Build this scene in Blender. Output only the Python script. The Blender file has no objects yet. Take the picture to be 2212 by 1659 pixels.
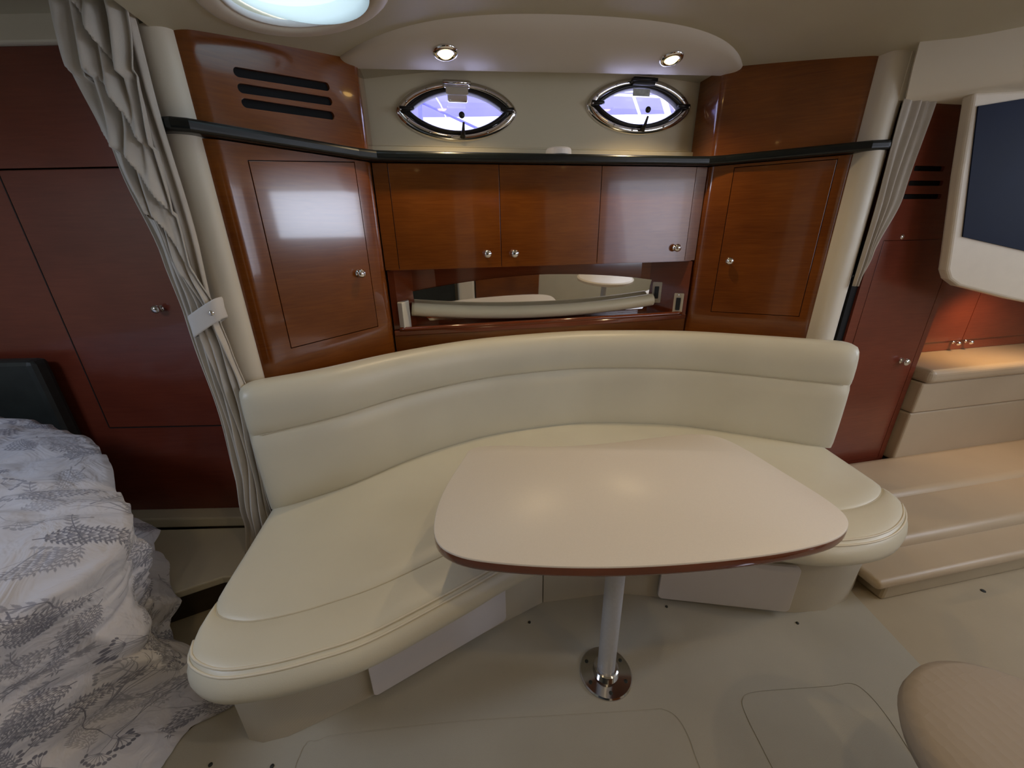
import bpy, bmesh, math, random
import numpy as np
from mathutils import Vector, Matrix, noise
random.seed(7)
sc = bpy.context.scene
COL = sc.collection
PI = math.pi

# ------------------------------------------------------------------ camera
# Cabin axes: x runs along the settee, y towards the hull side, z up; metres.
cam_d = bpy.data.cameras.new('camera')
cam_d.sensor_width = 36.0
cam_d.lens = 831.0 / 2212.0 * 36.0
cam_d.clip_start = 0.02
cam = bpy.data.objects.new('camera', cam_d)
COL.objects.link(cam)
Fw = Vector((0.17, 0.919, -0.355)).normalized()
Rt = Vector((0.982, -0.189, -0.019)); Rt = (Rt - Fw * Rt.dot(Fw)).normalized()
Up = Rt.cross(Fw)
M4 = Matrix((( Rt.x, Up.x, -Fw.x, -0.594), (Rt.y, Up.y, -Fw.y, -2.026), (Rt.z, Up.z, -Fw.z, 1.45), (0, 0, 0, 1)))
cam.matrix_world = M4
sc.camera = cam

# ------------------------------------------------------------------ world, colour management, daylight
W = bpy.data.worlds.new('sky'); sc.world = W; W.use_nodes = True
bg = W.node_tree.nodes['Background']
bg.inputs[0].default_value = (0.78, 0.86, 1.0, 1); bg.inputs[1].default_value = 4.2
sc.view_settings.view_transform = 'Standard'
sc.view_settings.look = 'None'
sc.view_settings.gamma = 1.0
sc.view_settings.use_curve_mapping = False
sc.view_settings.exposure = 0.45

def light(name, kind, loc, power, color, size=0.1, direction=(0, 0, -1), size_y=None, portal=False, spot=None, blend=.6):
    d = bpy.data.lights.new(name, kind); d.energy = power; d.color = color
    if kind == 'AREA':
        d.size = size
        if size_y: d.shape = 'RECTANGLE'; d.size_y = size_y
        else: d.shape = 'DISK'
        if portal: d.cycles.is_portal = True
    elif kind == 'SPOT':
        d.spot_size = spot; d.spot_blend = blend; d.shadow_soft_size = size
    else: d.shadow_soft_size = size
    o = bpy.data.objects.new(name, d); COL.objects.link(o); o.location = loc
    o.rotation_euler = Vector(direction).to_track_quat('-Z', 'Y').to_euler()
    return o
WARM = (1.0, 0.74, 0.42)
DAY = (0.80, 0.87, 1.0)
# daylight arriving through the companionway openings aft and through the forward deck hatch
light('companionway_daylight', 'AREA', (3.15, -1.85, 1.80), 7.5, (0.72, 0.80, 1.0), size=1.1, size_y=0.58, direction=(-1, 0.1, -0.12))
light('aft_door_daylight', 'AREA', (2.2, -3.04, 1.58), 6, (0.86, 0.88, 1.0), size=1.1, size_y=1.05, direction=(-.25, 1, -.05))
light('forward_hatch_daylight', 'AREA', (-2.55, -1.55, 2.02), 9, (0.66, 0.78, 1.0), size=.55, direction=(.1, 0, -1))

def ceil_z(x, y=0):
    if x < -1.375: return 2.15      # forward cabin headliner sits higher
    x = min(x, 1.42)
    return 2.21 - 0.07 * x * x + 0.03 * x

# ------------------------------------------------------------------ materials
def mat(name, color, rough=.5, metal=0, coat=0, spec=.5, noise_amt=0, nscale=20, bump=0, bscale=200, sheen=0):
    m = bpy.data.materials.new(name); m.use_nodes = True
    nt = m.node_tree; p = nt.nodes['Principled BSDF']
    p.inputs['Base Color'].default_value = (*color, 1)
    p.inputs['Roughness'].default_value = rough; p.inputs['Metallic'].default_value = metal
    p.inputs['Coat Weight'].default_value = coat; p.inputs['Coat Roughness'].default_value = .04
    p.inputs['Specular IOR Level'].default_value = spec
    if sheen: p.inputs['Sheen Weight'].default_value = sheen
    tc = nt.nodes.new('ShaderNodeTexCoord')
    if noise_amt:
        n = nt.nodes.new('ShaderNodeTexNoise'); n.inputs['Scale'].default_value = nscale; n.inputs['Detail'].default_value = 4
        nt.links.new(tc.outputs['Object'], n.inputs['Vector'])
        mr = nt.nodes.new('ShaderNodeMapRange'); mr.inputs['From Min'].default_value = .3; mr.inputs['From Max'].default_value = .7
        mr.inputs['To Min'].default_value = 1 - noise_amt; mr.inputs['To Max'].default_value = 1 + noise_amt
        nt.links.new(n.outputs['Fac'], mr.inputs['Value'])
        mx = nt.nodes.new('ShaderNodeVectorMath'); mx.operation = 'SCALE'
        mx.inputs[0].default_value = color; nt.links.new(mr.outputs[0], mx.inputs['Scale'])
        nt.links.new(mx.outputs[0], p.inputs['Base Color'])
    if bump:
        n2 = nt.nodes.new('ShaderNodeTexNoise'); n2.inputs['Scale'].default_value = bscale; n2.inputs['Detail'].default_value = 3
        nt.links.new(tc.outputs['Object'], n2.inputs['Vector'])
        b = nt.nodes.new('ShaderNodeBump'); b.inputs['Strength'].default_value = bump; b.inputs['Distance'].default_value = .002
        nt.links.new(n2.outputs['Fac'], b.inputs['Height']); nt.links.new(b.outputs[0], p.inputs['Normal'])
    return m

def wood(name, c1, c2, rough=.16, coat=.7):
    m = bpy.data.materials.new(name); m.use_nodes = True
    nt = m.node_tree; p = nt.nodes['Principled BSDF']; L = nt.links.new
    tc = nt.nodes.new('ShaderNodeTexCoord')
    mp = nt.nodes.new('ShaderNodeMapping'); mp.inputs['Scale'].default_value = (5, 5, 70); L(tc.outputs['Object'], mp.inputs['Vector'])
    n = nt.nodes.new('ShaderNodeTexNoise'); n.inputs['Scale'].default_value = 1.5; n.inputs['Detail'].default_value = 6; n.inputs['Distortion'].default_value = .8
    L(mp.outputs[0], n.inputs['Vector'])
    mp2 = nt.nodes.new('ShaderNodeMapping'); mp2.inputs['Scale'].default_value = (1.2, 1.2, 1.6); L(tc.outputs['Object'], mp2.inputs['Vector'])
    n2 = nt.nodes.new('ShaderNodeTexNoise'); n2.inputs['Scale'].default_value = 2.2; n2.inputs['Detail'].default_value = 2; L(mp2.outputs[0], n2.inputs['Vector'])
    mx = nt.nodes.new('ShaderNodeMath'); mx.operation = 'MULTIPLY_ADD'; mx.inputs[1].default_value = .55; L(n.outputs['Fac'], mx.inputs[0]); L(n2.outputs['Fac'], mx.inputs[2])
    cr = nt.nodes.new('ShaderNodeValToRGB'); cr.color_ramp.elements[0].position = .5; cr.color_ramp.elements[1].position = 1.0
    cr.color_ramp.elements[0].color = (*c1, 1); cr.color_ramp.elements[1].color = (*c2, 1)
    L(mx.outputs[0], cr.inputs[0]); L(cr.outputs[0], p.inputs['Base Color'])
    p.inputs['Roughness'].default_value = rough; p.inputs['Coat Weight'].default_value = coat; p.inputs['Coat Roughness'].default_value = .05
    return m

def weave(name, color, scale=260, strength=.5, hexa=False):
    """fine diagonal woven or quilted relief"""
    m = bpy.data.materials.new(name); m.use_nodes = True
    nt = m.node_tree; p = nt.nodes['Principled BSDF']; L = nt.links.new
    p.inputs['Base Color'].default_value = (*color, 1); p.inputs['Roughness'].default_value = .85
    p.inputs['Specular IOR Level'].default_value = .2
    tc = nt.nodes.new('ShaderNodeTexCoord')
    if hexa:
        v = nt.nodes.new('ShaderNodeTexVoronoi'); v.inputs['Scale'].default_value = scale; v.inputs['Randomness'].default_value = .25
        L(tc.outputs['Object'], v.inputs['Vector']); h = v.outputs['Distance']
    else:
        w1 = nt.nodes.new('ShaderNodeTexWave'); w1.wave_type = 'BANDS'; w1.bands_direction = 'DIAGONAL'; w1.inputs['Scale'].default_value = scale / 6
        w1.inputs['Distortion'].default_value = 1.0; w1.inputs['Detail'].default_value = 1
        L(tc.outputs['Object'], w1.inputs['Vector']); h = w1.outputs['Fac']
    b = nt.nodes.new('ShaderNodeBump'); b.inputs['Strength'].default_value = strength; b.inputs['Distance'].default_value = .0025
    L(h, b.inputs['Height']); L(b.outputs[0], p.inputs['Normal'])
    return m

WOOD = wood('cherry_gloss', (0.125, 0.031, 0.0045), (0.23, 0.066, 0.009))
WOOD_L = wood('cherry_dim_light', (0.13, 0.026, 0.014), (0.19, 0.04, 0.02), rough=.25, coat=.4)  # cherry with the forward side's dimmer, redder light put into its colour
WOOD_D = wood('cherry_shelf', (0.12, 0.024, 0.006), (0.19, 0.04, 0.01), rough=.12)
GAP = mat('gap_dark', (0.012, 0.005, 0.003), .7)
VINYL = mat('cream_vinyl', (0.68, 0.65, 0.53), .36, noise_amt=.04, nscale=3, bump=.12, bscale=350)
BOLS = mat('bolster_warmlit_vinyl', (0.74, 0.67, 0.46), .4, noise_amt=.03, nscale=6, bump=.12, bscale=350)  # cream vinyl yellowed to carry the niche's warm lamp light in its colour
PIPING = mat('cream_piping', (0.74, 0.69, 0.56), .4)
POSTM = mat('padded_liner', (0.76, 0.70, 0.58), .45, bump=.1, bscale=300)
LINER = mat('headliner', (0.52, 0.48, 0.36), .5, noise_amt=.03, nscale=5, bump=.1, bscale=250)
SOFFIT = mat('soffit_vinyl', (0.68, 0.62, 0.53), .42, bump=.1, bscale=250)
HULLV = mat('hull_liner', (0.74, 0.67, 0.48), .5, bump=.12, bscale=250)
BLACK = mat('counter_black', (0.006, 0.009, 0.010), .28, noise_amt=.1, nscale=40)
SLOT = mat('slot_black', (0.002, 0.002, 0.003), .9)
CHROME = mat('chrome', (0.86, 0.86, 0.88), .07, metal=1, noise_amt=.02)
STEEL = mat('stainless', (0.62, 0.62, 0.64), .12, metal=1, noise_amt=.05, nscale=60)
ALU = mat('anodised_tube', (0.56, 0.58, 0.63), .38, metal=.25, noise_amt=.03, nscale=90)
RUBBER = mat('rubber', (0.012, 0.012, 0.013), .35)
LAMIN = mat('table_laminate', (0.80, 0.75, 0.68), .36, spec=.35, noise_amt=.015, nscale=260)
WHITE = mat('white_panel', (0.66, 0.63, 0.64), .35, noise_amt=.01)
CARPET = mat('floor_carpet', (0.41, 0.39, 0.33), .8, spec=.25, noise_amt=.07, nscale=2.5, bump=.35, bscale=420)
FLOORM = mat('floor_liner', (0.42, 0.35, 0.24), .6, noise_amt=.06, nscale=4, bump=.2, bscale=300)
WOVEN = weave('woven_cream', (0.56, 0.51, 0.41), 1300, .35)
STOOLM = weave('quilted_stool', (0.36, 0.31, 0.26), 42, .8, hexa=True)
CURT = mat('curtain_cloth', (0.62, 0.58, 0.52), .8, noise_amt=.05, nscale=8, bump=.25, bscale=500, sheen=.2)
TIE = mat('tie_cloth', (0.70, 0.68, 0.66), .8, bump=.25, bscale=500)
PLASTIC = mat('beige_plastic', (0.55, 0.50, 0.40), .4, noise_amt=.01)
WPLAS = mat('white_plastic', (0.8, 0.8, 0.82), .3, noise_amt=.01)
SCREEN = mat('screen_blue', (0.003, 0.007, 0.026), .6, spec=.15, noise_amt=.2, nscale=3)
CHAR = mat('charcoal', (0.02, 0.024, 0.022), .5, noise_amt=.2)
DECK = mat('deck_white', (0.82, 0.80, 0.80), .4, noise_amt=.02)
CANVAS = mat('boat_cover', (0.19, 0.18, 0.33), .8, noise_amt=.08, nscale=3)
SHIRT = mat('blue_cloth', (0.02, 0.07, 0.28), .8, noise_amt=.1)
MIRR = mat('mirror_silver', (0.83, 0.82, 0.80), .02, metal=1, noise_amt=.005)
LOUNGE = mat('tan_vinyl', (0.47, 0.375, 0.26), .38, noise_amt=.04, nscale=4, bump=.12, bscale=350)
LIDM = mat('cream_fibreglass', (0.70, 0.62, 0.50), .3, noise_amt=.02)

def emis(name, color, s):
    m = bpy.data.materials.new(name); m.use_nodes = True; nt = m.node_tree
    p = nt.nodes['Principled BSDF']; p.inputs['Base Color'].default_value = (*color, 1)
    p.inputs['Emission Color'].default_value = (*color, 1); p.inputs['Emission Strength'].default_value = s
    n = nt.nodes.new('ShaderNodeTexNoise'); n.inputs['Scale'].default_value = 5
    mr = nt.nodes.new('ShaderNodeMapRange'); mr.inputs['To Min'].default_value = s * .9; mr.inputs['To Max'].default_value = s * 1.1
    nt.links.new(n.outputs['Fac'], mr.inputs['Value']); nt.links.new(mr.outputs[0], p.inputs['Emission Strength'])
    return m
BULB = emis('halogen_bulb', (1.0, 0.62, 0.20), 6)

def pane(name, tint, gloss=.08):
    m = bpy.data.materials.new(name); m.use_nodes = True; nt = m.node_tree; nt.nodes.clear(); L = nt.links.new
    out = nt.nodes.new('ShaderNodeOutputMaterial'); mix = nt.nodes.new('ShaderNodeMixShader')
    t = nt.nodes.new('ShaderNodeBsdfTransparent'); t.inputs[0].default_value = (*tint, 1)
    g = nt.nodes.new('ShaderNodeBsdfGlossy'); g.inputs['Roughness'].default_value = .03
    mix.inputs[0].default_value = gloss; L(t.outputs[0], mix.inputs[1]); L(g.outputs[0], mix.inputs[2]); L(mix.outputs[0], out.inputs[0])
    return m
GLASS = pane('porthole_glass', (0.86, 0.84, 1.0))
HATCHG = bpy.data.materials.new('hatch_acrylic'); HATCHG.use_nodes = True
_nt = HATCHG.node_tree; _nt.nodes.clear()
_o = _nt.nodes.new('ShaderNodeOutputMaterial'); _m = _nt.nodes.new('ShaderNodeMixShader'); _t = _nt.nodes.new('ShaderNodeBsdfTranslucent'); _g = _nt.nodes.new('ShaderNodeBsdfTransparent')
_t.inputs[0].default_value = (.24, .29, .285, 1); _g.inputs[0].default_value = (.17, .21, .21, 1); _m.inputs[0].default_value = .3
_nt.links.new(_t.outputs[0], _m.inputs[1]); _nt.links.new(_g.outputs[0], _m.inputs[2]); _nt.links.new(_m.outputs[0], _o.inputs[0])

# ------------------------------------------------------------------ mesh helpers
WL = {}
def world_loc(o): return WL[o.name]
def obj(name, bm, m, parent=None, smooth=False, bevel=0, subsurf=0, kind=None, label=None, cat=None, group=None, origin=None, segs=2):
    bm.verts.ensure_lookup_table()
    if origin is None:
        xs = [v.co for v in bm.verts]
        lo = Vector((min(v[i] for v in xs) for i in range(3))); hi = Vector((max(v[i] for v in xs) for i in range(3)))
        origin = Vector(((lo.x + hi.x) / 2, (lo.y + hi.y) / 2, lo.z))
    origin = Vector(origin)
    bmesh.ops.translate(bm, verts=bm.verts, vec=-origin)
    me = bpy.data.meshes.new(name); bm.to_mesh(me); bm.free()
    for mm in (m if isinstance(m, (list, tuple)) else [m]): me.materials.append(mm)
    if smooth: me.shade_smooth()
    o = bpy.data.objects.new(name, me); COL.objects.link(o)
    WL[o.name] = origin
    if parent: o.parent = parent; o.location = origin - world_loc(parent)
    else: o.location = origin
    if bevel:
        b = o.modifiers.new('bevel', 'BEVEL'); b.width = bevel; b.segments = segs; b.limit_method = 'ANGLE'; b.angle_limit = .6
    if subsurf:
        s = o.modifiers.new('sub', 'SUBSURF'); s.levels = s.render_levels = subsurf
    tag(o, kind, label, cat, group)
    return o
def tag(o, kind=None, label=None, cat=None, group=None):
    if kind: o['kind'] = kind
    if label: o['label'] = label
    if cat: o['category'] = cat
    if group: o['group'] = group
    return o
def thing(name, label, cat, loc, group=None):
    o = bpy.data.objects.new(name, None); COL.objects.link(o); o.location = loc; o.empty_display_size = .1
    WL[o.name] = Vector(loc)
    return tag(o, None, label, cat, group)
def N(): return bmesh.new()
def add_box(bm, x0, x1, y0, y1, z0, z1):
    vs = [bm.verts.new(p) for p in ((x0,y0,z0),(x1,y0,z0),(x1,y1,z0),(x0,y1,z0),(x0,y0,z1),(x1,y0,z1),(x1,y1,z1),(x0,y1,z1))]
    for f in ((3,2,1,0),(4,5,6,7),(0,1,5,4),(1,2,6,5),(2,3,7,6),(3,0,4,7)): bm.faces.new([vs[i] for i in f])
    return bm
def box(*a): return add_box(N(), *a)
def add_prism(bm, pts, z0, z1):
    """vertical prism over a plan polygon; z0/z1 numbers or functions of (x, y)"""
    f0 = z0 if callable(z0) else (lambda x, y: z0)
    f1 = z1 if callable(z1) else (lambda x, y: z1)
    a = [bm.verts.new((x, y, f0(x, y))) for x, y in pts]; b = [bm.verts.new((x, y, f1(x, y))) for x, y in pts]
    n = len(pts); bm.faces.new(a[::-1]); bm.faces.new(b)
    for i in range(n): bm.faces.new((a[i], a[(i+1) % n], b[(i+1) % n], b[i]))
    bmesh.ops.recalc_face_normals(bm, faces=bm.faces)
    return bm
def prism(*a): return add_prism(N(), *a)
def add_loft(bm, loops, cap=True, closed=True):
    rows = [[bm.verts.new(p) for p in l] for l in loops]
    n = len(rows[0])
    for a, b in zip(rows, rows[1:]):
        for i in range(n if closed else n - 1):
            j = (i + 1) % n
            bm.faces.new((a[i], a[j], b[j], b[i]))
    if cap and closed:
        bm.faces.new(rows[0][::-1]); bm.faces.new(rows[-1])
    bmesh.ops.recalc_face_normals(bm, faces=bm.faces)
    return bm
def loft(*a, **k): return add_loft(N(), *a, **k)
def add_lathe(bm, prof, c, axis=(0, 0, 1), n=24):
    """prof: list of (radius, height along axis)"""
    q = Vector((0, 0, 1)).rotation_difference(Vector(axis).normalized()); c = Vector(c)
    loops = []
    for r, h in prof:
        loops.append([c + q @ Vector((max(r, 1e-4) * math.cos(2*PI*i/n), max(r, 1e-4) * math.sin(2*PI*i/n), h)) for i in range(n)])
    return add_loft(bm, loops)
def lathe(*a, **k): return add_lathe(N(), *a, **k)
def add_tube(bm, pts, r, n=10):
    pts = [Vector(p) for p in pts]; loops = []
    for i, p in enumerate(pts):
        t = (pts[min(i+1, len(pts)-1)] - pts[max(i-1, 0)]).normalized()
        a = t.orthogonal().normalized() if i == 0 else (prev - t * prev.dot(t)).normalized()
        prev = a; b = t.cross(a); rr = r[i] if isinstance(r, (list, tuple)) else r
        loops.append([p + rr * (math.cos(2*PI*k/n) * a + math.sin(2*PI*k/n) * b) for k in range(n)])
    return add_loft(bm, loops)
def tube(*a, **k): return add_tube(N(), *a, **k)
def catmull(pts, k=8, closed=False):
    P = [Vector(p) if len(p) == 3 else Vector((*p, 0)) for p in pts]; n = len(P); out = []
    rng = range(n) if closed else range(n - 1)
    for i in rng:
        if closed: a, b, c, d = P[(i-1) % n], P[i], P[(i+1) % n], P[(i+2) % n]
        else: a, b, c, d = P[max(i-1, 0)], P[i], P[i+1], P[min(i+2, n-1)]
        for j in range(k):
            t = j / k
            out.append(.5 * ((2*b) + (c-a)*t + (2*a-5*b+4*c-d)*t*t + (-a+3*b-3*c+d)*t*t*t))
    if not closed: out.append(P[-1].copy())
    return out
def sampler(pts, k=10):
    """arc-length sampler of a smooth curve: f(t) -> point"""
    C = catmull(pts, k); L = [0]
    for a, b in zip(C, C[1:]): L.append(L[-1] + (b - a).length)
    def f(t):
        s = min(max(t, 0), 1) * L[-1]
        lo = 0
        for i in range(len(L) - 1):
            if L[i+1] >= s: lo = i; break
        d = L[lo+1] - L[lo]
        return C[lo].lerp(C[lo+1], (s - L[lo]) / d if d else 0)
    return f
def cut(o, cutter_bm):
    """boolean difference, applied"""
    bmesh.ops.recalc_face_normals(cutter_bm, faces=cutter_bm.faces)
    me = bpy.data.meshes.new('c'); cutter_bm.to_mesh(me); cutter_bm.free()
    c = bpy.data.objects.new('c', me); COL.objects.link(c)
    par = o.parent; wl = world_loc(o)
    o.parent = None; loc = o.location.copy(); o.location = wl
    md = o.modifiers.new('b', 'BOOLEAN'); md.operation = 'DIFFERENCE'; md.solver = 'EXACT'; md.object = c
    bpy.context.view_layer.update()
    dg = bpy.context.evaluated_depsgraph_get()
    ev = o.evaluated_get(dg); nm = bpy.data.meshes.new_from_object(ev)
    o.modifiers.remove(md); old = o.data; o.data = nm
    bpy.data.objects.remove(c); o.parent = par; o.location = loc
    return o
def facebox(A, e, n, s0, s1, z0, z1, d0, d1, rnd=0, seg=6):
    """box on a vertical face: origin A, along e, outward n; s/z extents, d = depth range along n; rnd = corner radius"""
    A = Vector((*A, 0)); e = Vector((*e, 0)); n = Vector((*n, 0))
    pts = []
    if rnd:
        for cx, cz, a0 in ((s1-rnd, z1-rnd, 0), (s0+rnd, z1-rnd, 90), (s0+rnd, z0+rnd, 180), (s1-rnd, z0+rnd, 270)):
            for k in range(seg + 1):
                a = math.radians(a0 + 90 * k / seg); pts.append((cx + rnd * math.cos(a), cz + rnd * math.sin(a)))
    else: pts = [(s1, z1), (s0, z1), (s0, z0), (s1, z0)]
    return loft([[A + e*s + n*d + Vector((0, 0, z)) for s, z in pts] for d in (d0, d1)])
def knob(parent, p, n, label=None, r=.020, m=CHROME, name='knob'):
    prof = [(r*.8, 0), (r*.8, .003), (r*.35, .005), (r*.33, .014), (r*.7, .017), (r, .024), (r*.95, .030), (r*.6, .036), (0.0002, .038)]
    return obj(name, lathe(prof, p, n, 20), m, parent, smooth=True, label=label)
def shade(o, ang=35):
    """smooth shading with sharp edges kept"""
    me = o.data
    bm = bmesh.new(); bm.from_mesh(me)
    for f in bm.faces: f.smooth = True
    for ed in bm.edges:
        if len(ed.link_faces) == 2 and ed.calc_face_angle(0) > math.radians(ang): ed.smooth = False
    bm.to_mesh(me); bm.free(); return o

# ================================================================== SETTING
S = 'structure'
fl = obj('floor', box(-3.2, 3.3, -3.1, .24, -.06, 0), FLOORM, kind=S)
# ceiling, gently crowned, with round hatch opening
HX, HY, HR = -.915, -.515, .2
def grid_slab(x0, x1, y0, y1, nx, ny, f, th):
    bm = N(); top = []; bot = []
    for i in range(nx + 1):
        for lst, dz in ((bot, 0), (top, th)):
            lst.append([bm.verts.new((x0 + (x1-x0)*i/nx, y0 + (y1-y0)*j/ny, f(x0 + (x1-x0)*i/nx, 0) + dz)) for j in range(ny + 1)])
    for i in range(nx):
        for j in range(ny):
            bm.faces.new((bot[i][j], bot[i][j+1], bot[i+1][j+1], bot[i+1][j])); bm.faces.new((top[i][j], top[i+1][j], top[i+1][j+1], top[i][j+1]))
    for i in range(nx):
        bm.faces.new((bot[i][0], bot[i+1][0], top[i+1][0], top[i][0])); bm.faces.new((bot[i+1][ny], bot[i][ny], top[i][ny], top[i+1][ny]))
    for j in range(ny):
        bm.faces.new((bot[0][j+1], bot[0][j], top[0][j], top[0][j+1])); bm.faces.new((bot[nx][j], bot[nx][j+1], top[nx][j+1], top[nx][j]))
    bmesh.ops.recalc_face_normals(bm, faces=bm.faces)
    return bm
ce = obj('ceiling', grid_slab(-3.25, 3.3, -3.15, .26, 131, 1, ceil_z, .05), LINER, kind=S)
cut(ce, lathe([(HR, 1.5), (HR, 2.6)], (HX, HY, 0), n=48)); shade(ce)

# porthole outline: z as function of angle on a lens / rounded-lens shape
def lens(a, b, g, y, cx, cz, n=64, tilt=0):
    out = []
    for i in range(n):
        t = 2*PI*i/n; x = a * math.cos(t); k = max(0, 1 - abs(math.cos(t))**2)
        z = b * (k ** g) * (1 if math.sin(t) >= 0 else -1)
        out.append(Vector((cx + x, y, cz + z + x * tilt)))
    return out
PORT = [(-.425, 2.020, .02), (.512, 2.070, .0)]
wb = obj('wall_back', box(-3.2, 3.2, .18, .24, -.05, 2.36), HULLV, kind=S)
for (px, pz, tl) in PORT:
    cut(wb, loft([lens(.245, .092, .72, y, px, pz, tilt=tl) for y in (.1, .3)]))
obj('wall_left', box(-3.25, -3.2, -3.15, .24, -.05, 2.2), LINER, kind=S)
wf_ = obj('wall_front', box(-3.25, 3.3, -3.15, -3.1, -.05, 2.3), LINER, kind=S)
wr = obj('wall_right', box(3.2, 3.25, -3.15, .24, -.05, 2.3), LINER, kind=S)
cut(wr, box(3.1, 3.4, -2.45, -1.25, 1.50, 2.1))
cut(wf_, box(1.65, 2.75, -3.2, -3.0, 1.05, 2.1))

# mouldings along the hull liner, above the counter
for z0, z1, y in ((1.80, 1.868, .150), (1.872, 1.880, .172)):
    obj('trim_hull', box(-.93, .93, y, .181, z0, z1), HULLV, kind=S, bevel=.003)

# ------------------------------------------------------------------ portholes
def porthole(i, cx, cz, tl, label_dark):
    p = thing('window_%d' % (i+1), 'pointed oval chrome porthole in the cream hull liner, %s' % ('left one, under the left soffit light, dark tab hanging from its hinge' if i == 0 else 'right one, under the right soffit light, with pale label at its hinge'), 'porthole', (cx, .18, cz - .13))
    p['kind'] = S; del p['category']
    L = lambda a, b, g, y: lens(a, b, g, y, cx, cz, tilt=tl)
    ring = [L(.292, .126, .60, .181), L(.292, .126, .60, .176), L(.285, .121, .60, .166), L(.270, .110, .62, .160), L(.252, .097, .68, .160), L(.247, .093, .70, .166), L(.247, .093, .70, .23)]
    obj('outer_ring', loft(ring, cap=False), CHROME, p, smooth=True)
    g1 = [L(.247, .093, .72, .170), L(.243, .091, .74, .156), L(.236, .087, .78, .153), L(.228, .081, .84, .156), L(.222, .077, .9, .166), L(.222, .077, .9, .20)]
    obj('gasket', loft(g1, cap=False), RUBBER, p, smooth=True)
    obj('glass_pane', loft([L(.235, .086, .80, y) for y in (.188, .194)]), GLASS, p)
    # hinge at the top
    h = obj('hinge', box(cx-.06, cx+.06, .135, .168, cz+.084, cz+.118), RUBBER if i else CHROME, p, bevel=.006)
    obj('hinge_pin', tube([(cx-.064, .132, cz+.104), (cx+.064, .132, cz+.104)], .009), RUBBER if i else CHROME, h, smooth=True)
    if i == 0:
        obj('label_plate', box(cx-.052, cx+.05, .128, .134, cz+.058, cz+.086), PLASTIC, p)
        obj('screen_tab', box(cx-.046, cx+.046, .135, .150, cz+.030, cz+.060), CHROME, p, bevel=.005, label='dark chrome tab hanging over the glass')
    else:
        obj('label_plate', box(cx-.052, cx+.04, .150, .153, cz+.040, cz+.070), mat('pale_label', (.5, .55, .5), .3, noise_amt=.3, nscale=40), p)
    # side catches
    for s in (-1, 1):
        obj('side_catch', tube([(cx+s*.268, .150, cz+s*.268*tl+.004), (cx+s*.222, .146, cz+s*.2*tl+.004), (cx+s*.205, .150, cz+s*.2*tl+.006)], [.012, .009, .007], 10), RUBBER, p, smooth=True)
        obj('screw', lathe([(.006, 0), (.005, .003), (0, .004)], (cx+s*.266, .142, cz+s*.266*tl), (0, -1, 0), 12), STEEL, p, smooth=True)
    # locking stem and round black knob at the bottom
    obj('latch', tube([(cx+.015, .150, cz-.108), (cx+.018, .128, cz-.085), (cx+.02, .110, cz-.055)], [.014, .008, .005], 10), RUBBER, p, smooth=True)
    obj('latch_knob', lathe([(.004, -.02), (.012, -.008), (.0145, 0), (.012, .006), (0, .008)], (cx+.012, .10, cz-.030), (0, -1, .1), 20), RUBBER, p, smooth=True)
    for a in (25, 58, 122, 155, 205, 238, 262, 302, 335):
        t = math.radians(a); k = 1 - math.cos(t)**2
        x = .262*math.cos(t); z = .106*(k**.62)*(1 if a < 180 else -1)
        obj('screw', lathe([(.0055, 0), (.005, .003), (0, .004)], (cx+x, .161, cz+z+x*tl), (0, -1, 0), 10), STEEL, p, smooth=True)
for i, (px, pz, tl) in enumerate(PORT): porthole(i, px, pz, tl, i == 0)

# what stands outside the portholes: the side deck, guard rails and a covered boat alongside
obj('side_deck', box(-3, 3, .26, 1.35, 1.78, 1.86), DECK, label='white fibreglass side deck seen through both portholes', cat='deck', bevel=.02)
cb = N(); add_prism(cb, [(-6, 3.2), (6, 3.2), (6, 4.4), (-6, 4.4)], -.5, 3.2)
obj('covered_boat', cb, CANVAS, label='lavender grey boat cover beyond the side deck', cat='boat', bevel=.3)
obj('white_hull', prism([(-6, 2.8), (6, 2.8), (6, 3.1), (-6, 3.1)], -.5, lambda x, y: 2.67 + .04*x), DECK, label='white hull of a neighbouring boat below its lavender cover', cat='boat', bevel=.02)
LAV = mat('rail_grey', (.13, .13, .36), .4, noise_amt=.02)
r1 = thing('guard_rail', 'pale tubular guard rails crossing outside the right porthole', 'railing', (1.0, 1.3, 1.86))
obj('top_rail', tube([(.2, 1.3, 2.46), (2.2, 1.3, 2.46)], .008), WPLAS, r1, smooth=True)
obj('top_rail', tube([(.2, 1.3, 2.485), (2.2, 1.3, 2.485)], .006), WPLAS, r1, smooth=True)
obj('brace', tube([(1.02, 1.3, 2.46), (1.27, 1.3, 2.0)], .010), WPLAS, r1, smooth=True)
obj('stanchion', tube([(1.16, 1.3, 2.68), (1.58, 1.3, 1.86)], .022), WPLAS, r1, smooth=True)
r2 = thing('bow_rail', 'grey diagonal rail and thin white rod outside the left porthole', 'railing', (-.4, 1.0, 1.86))
obj('diagonal_rail', tube([(-.72, 1.0, 2.33), (-.12, 1.0, 2.10)], .009), LAV, r2, smooth=True)
obj('whip_rod', tube([(-.51, 1.0, 2.33), (-.47, 1.0, 2.27), (-.44, 1.0, 2.20)], .004), WPLAS, r2, smooth=True)
obj('stanchion', tube([(-.605, 1.0, 2.5), (-.61, 1.0, 1.86)], .018), LAV, r2, smooth=True)

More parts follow.
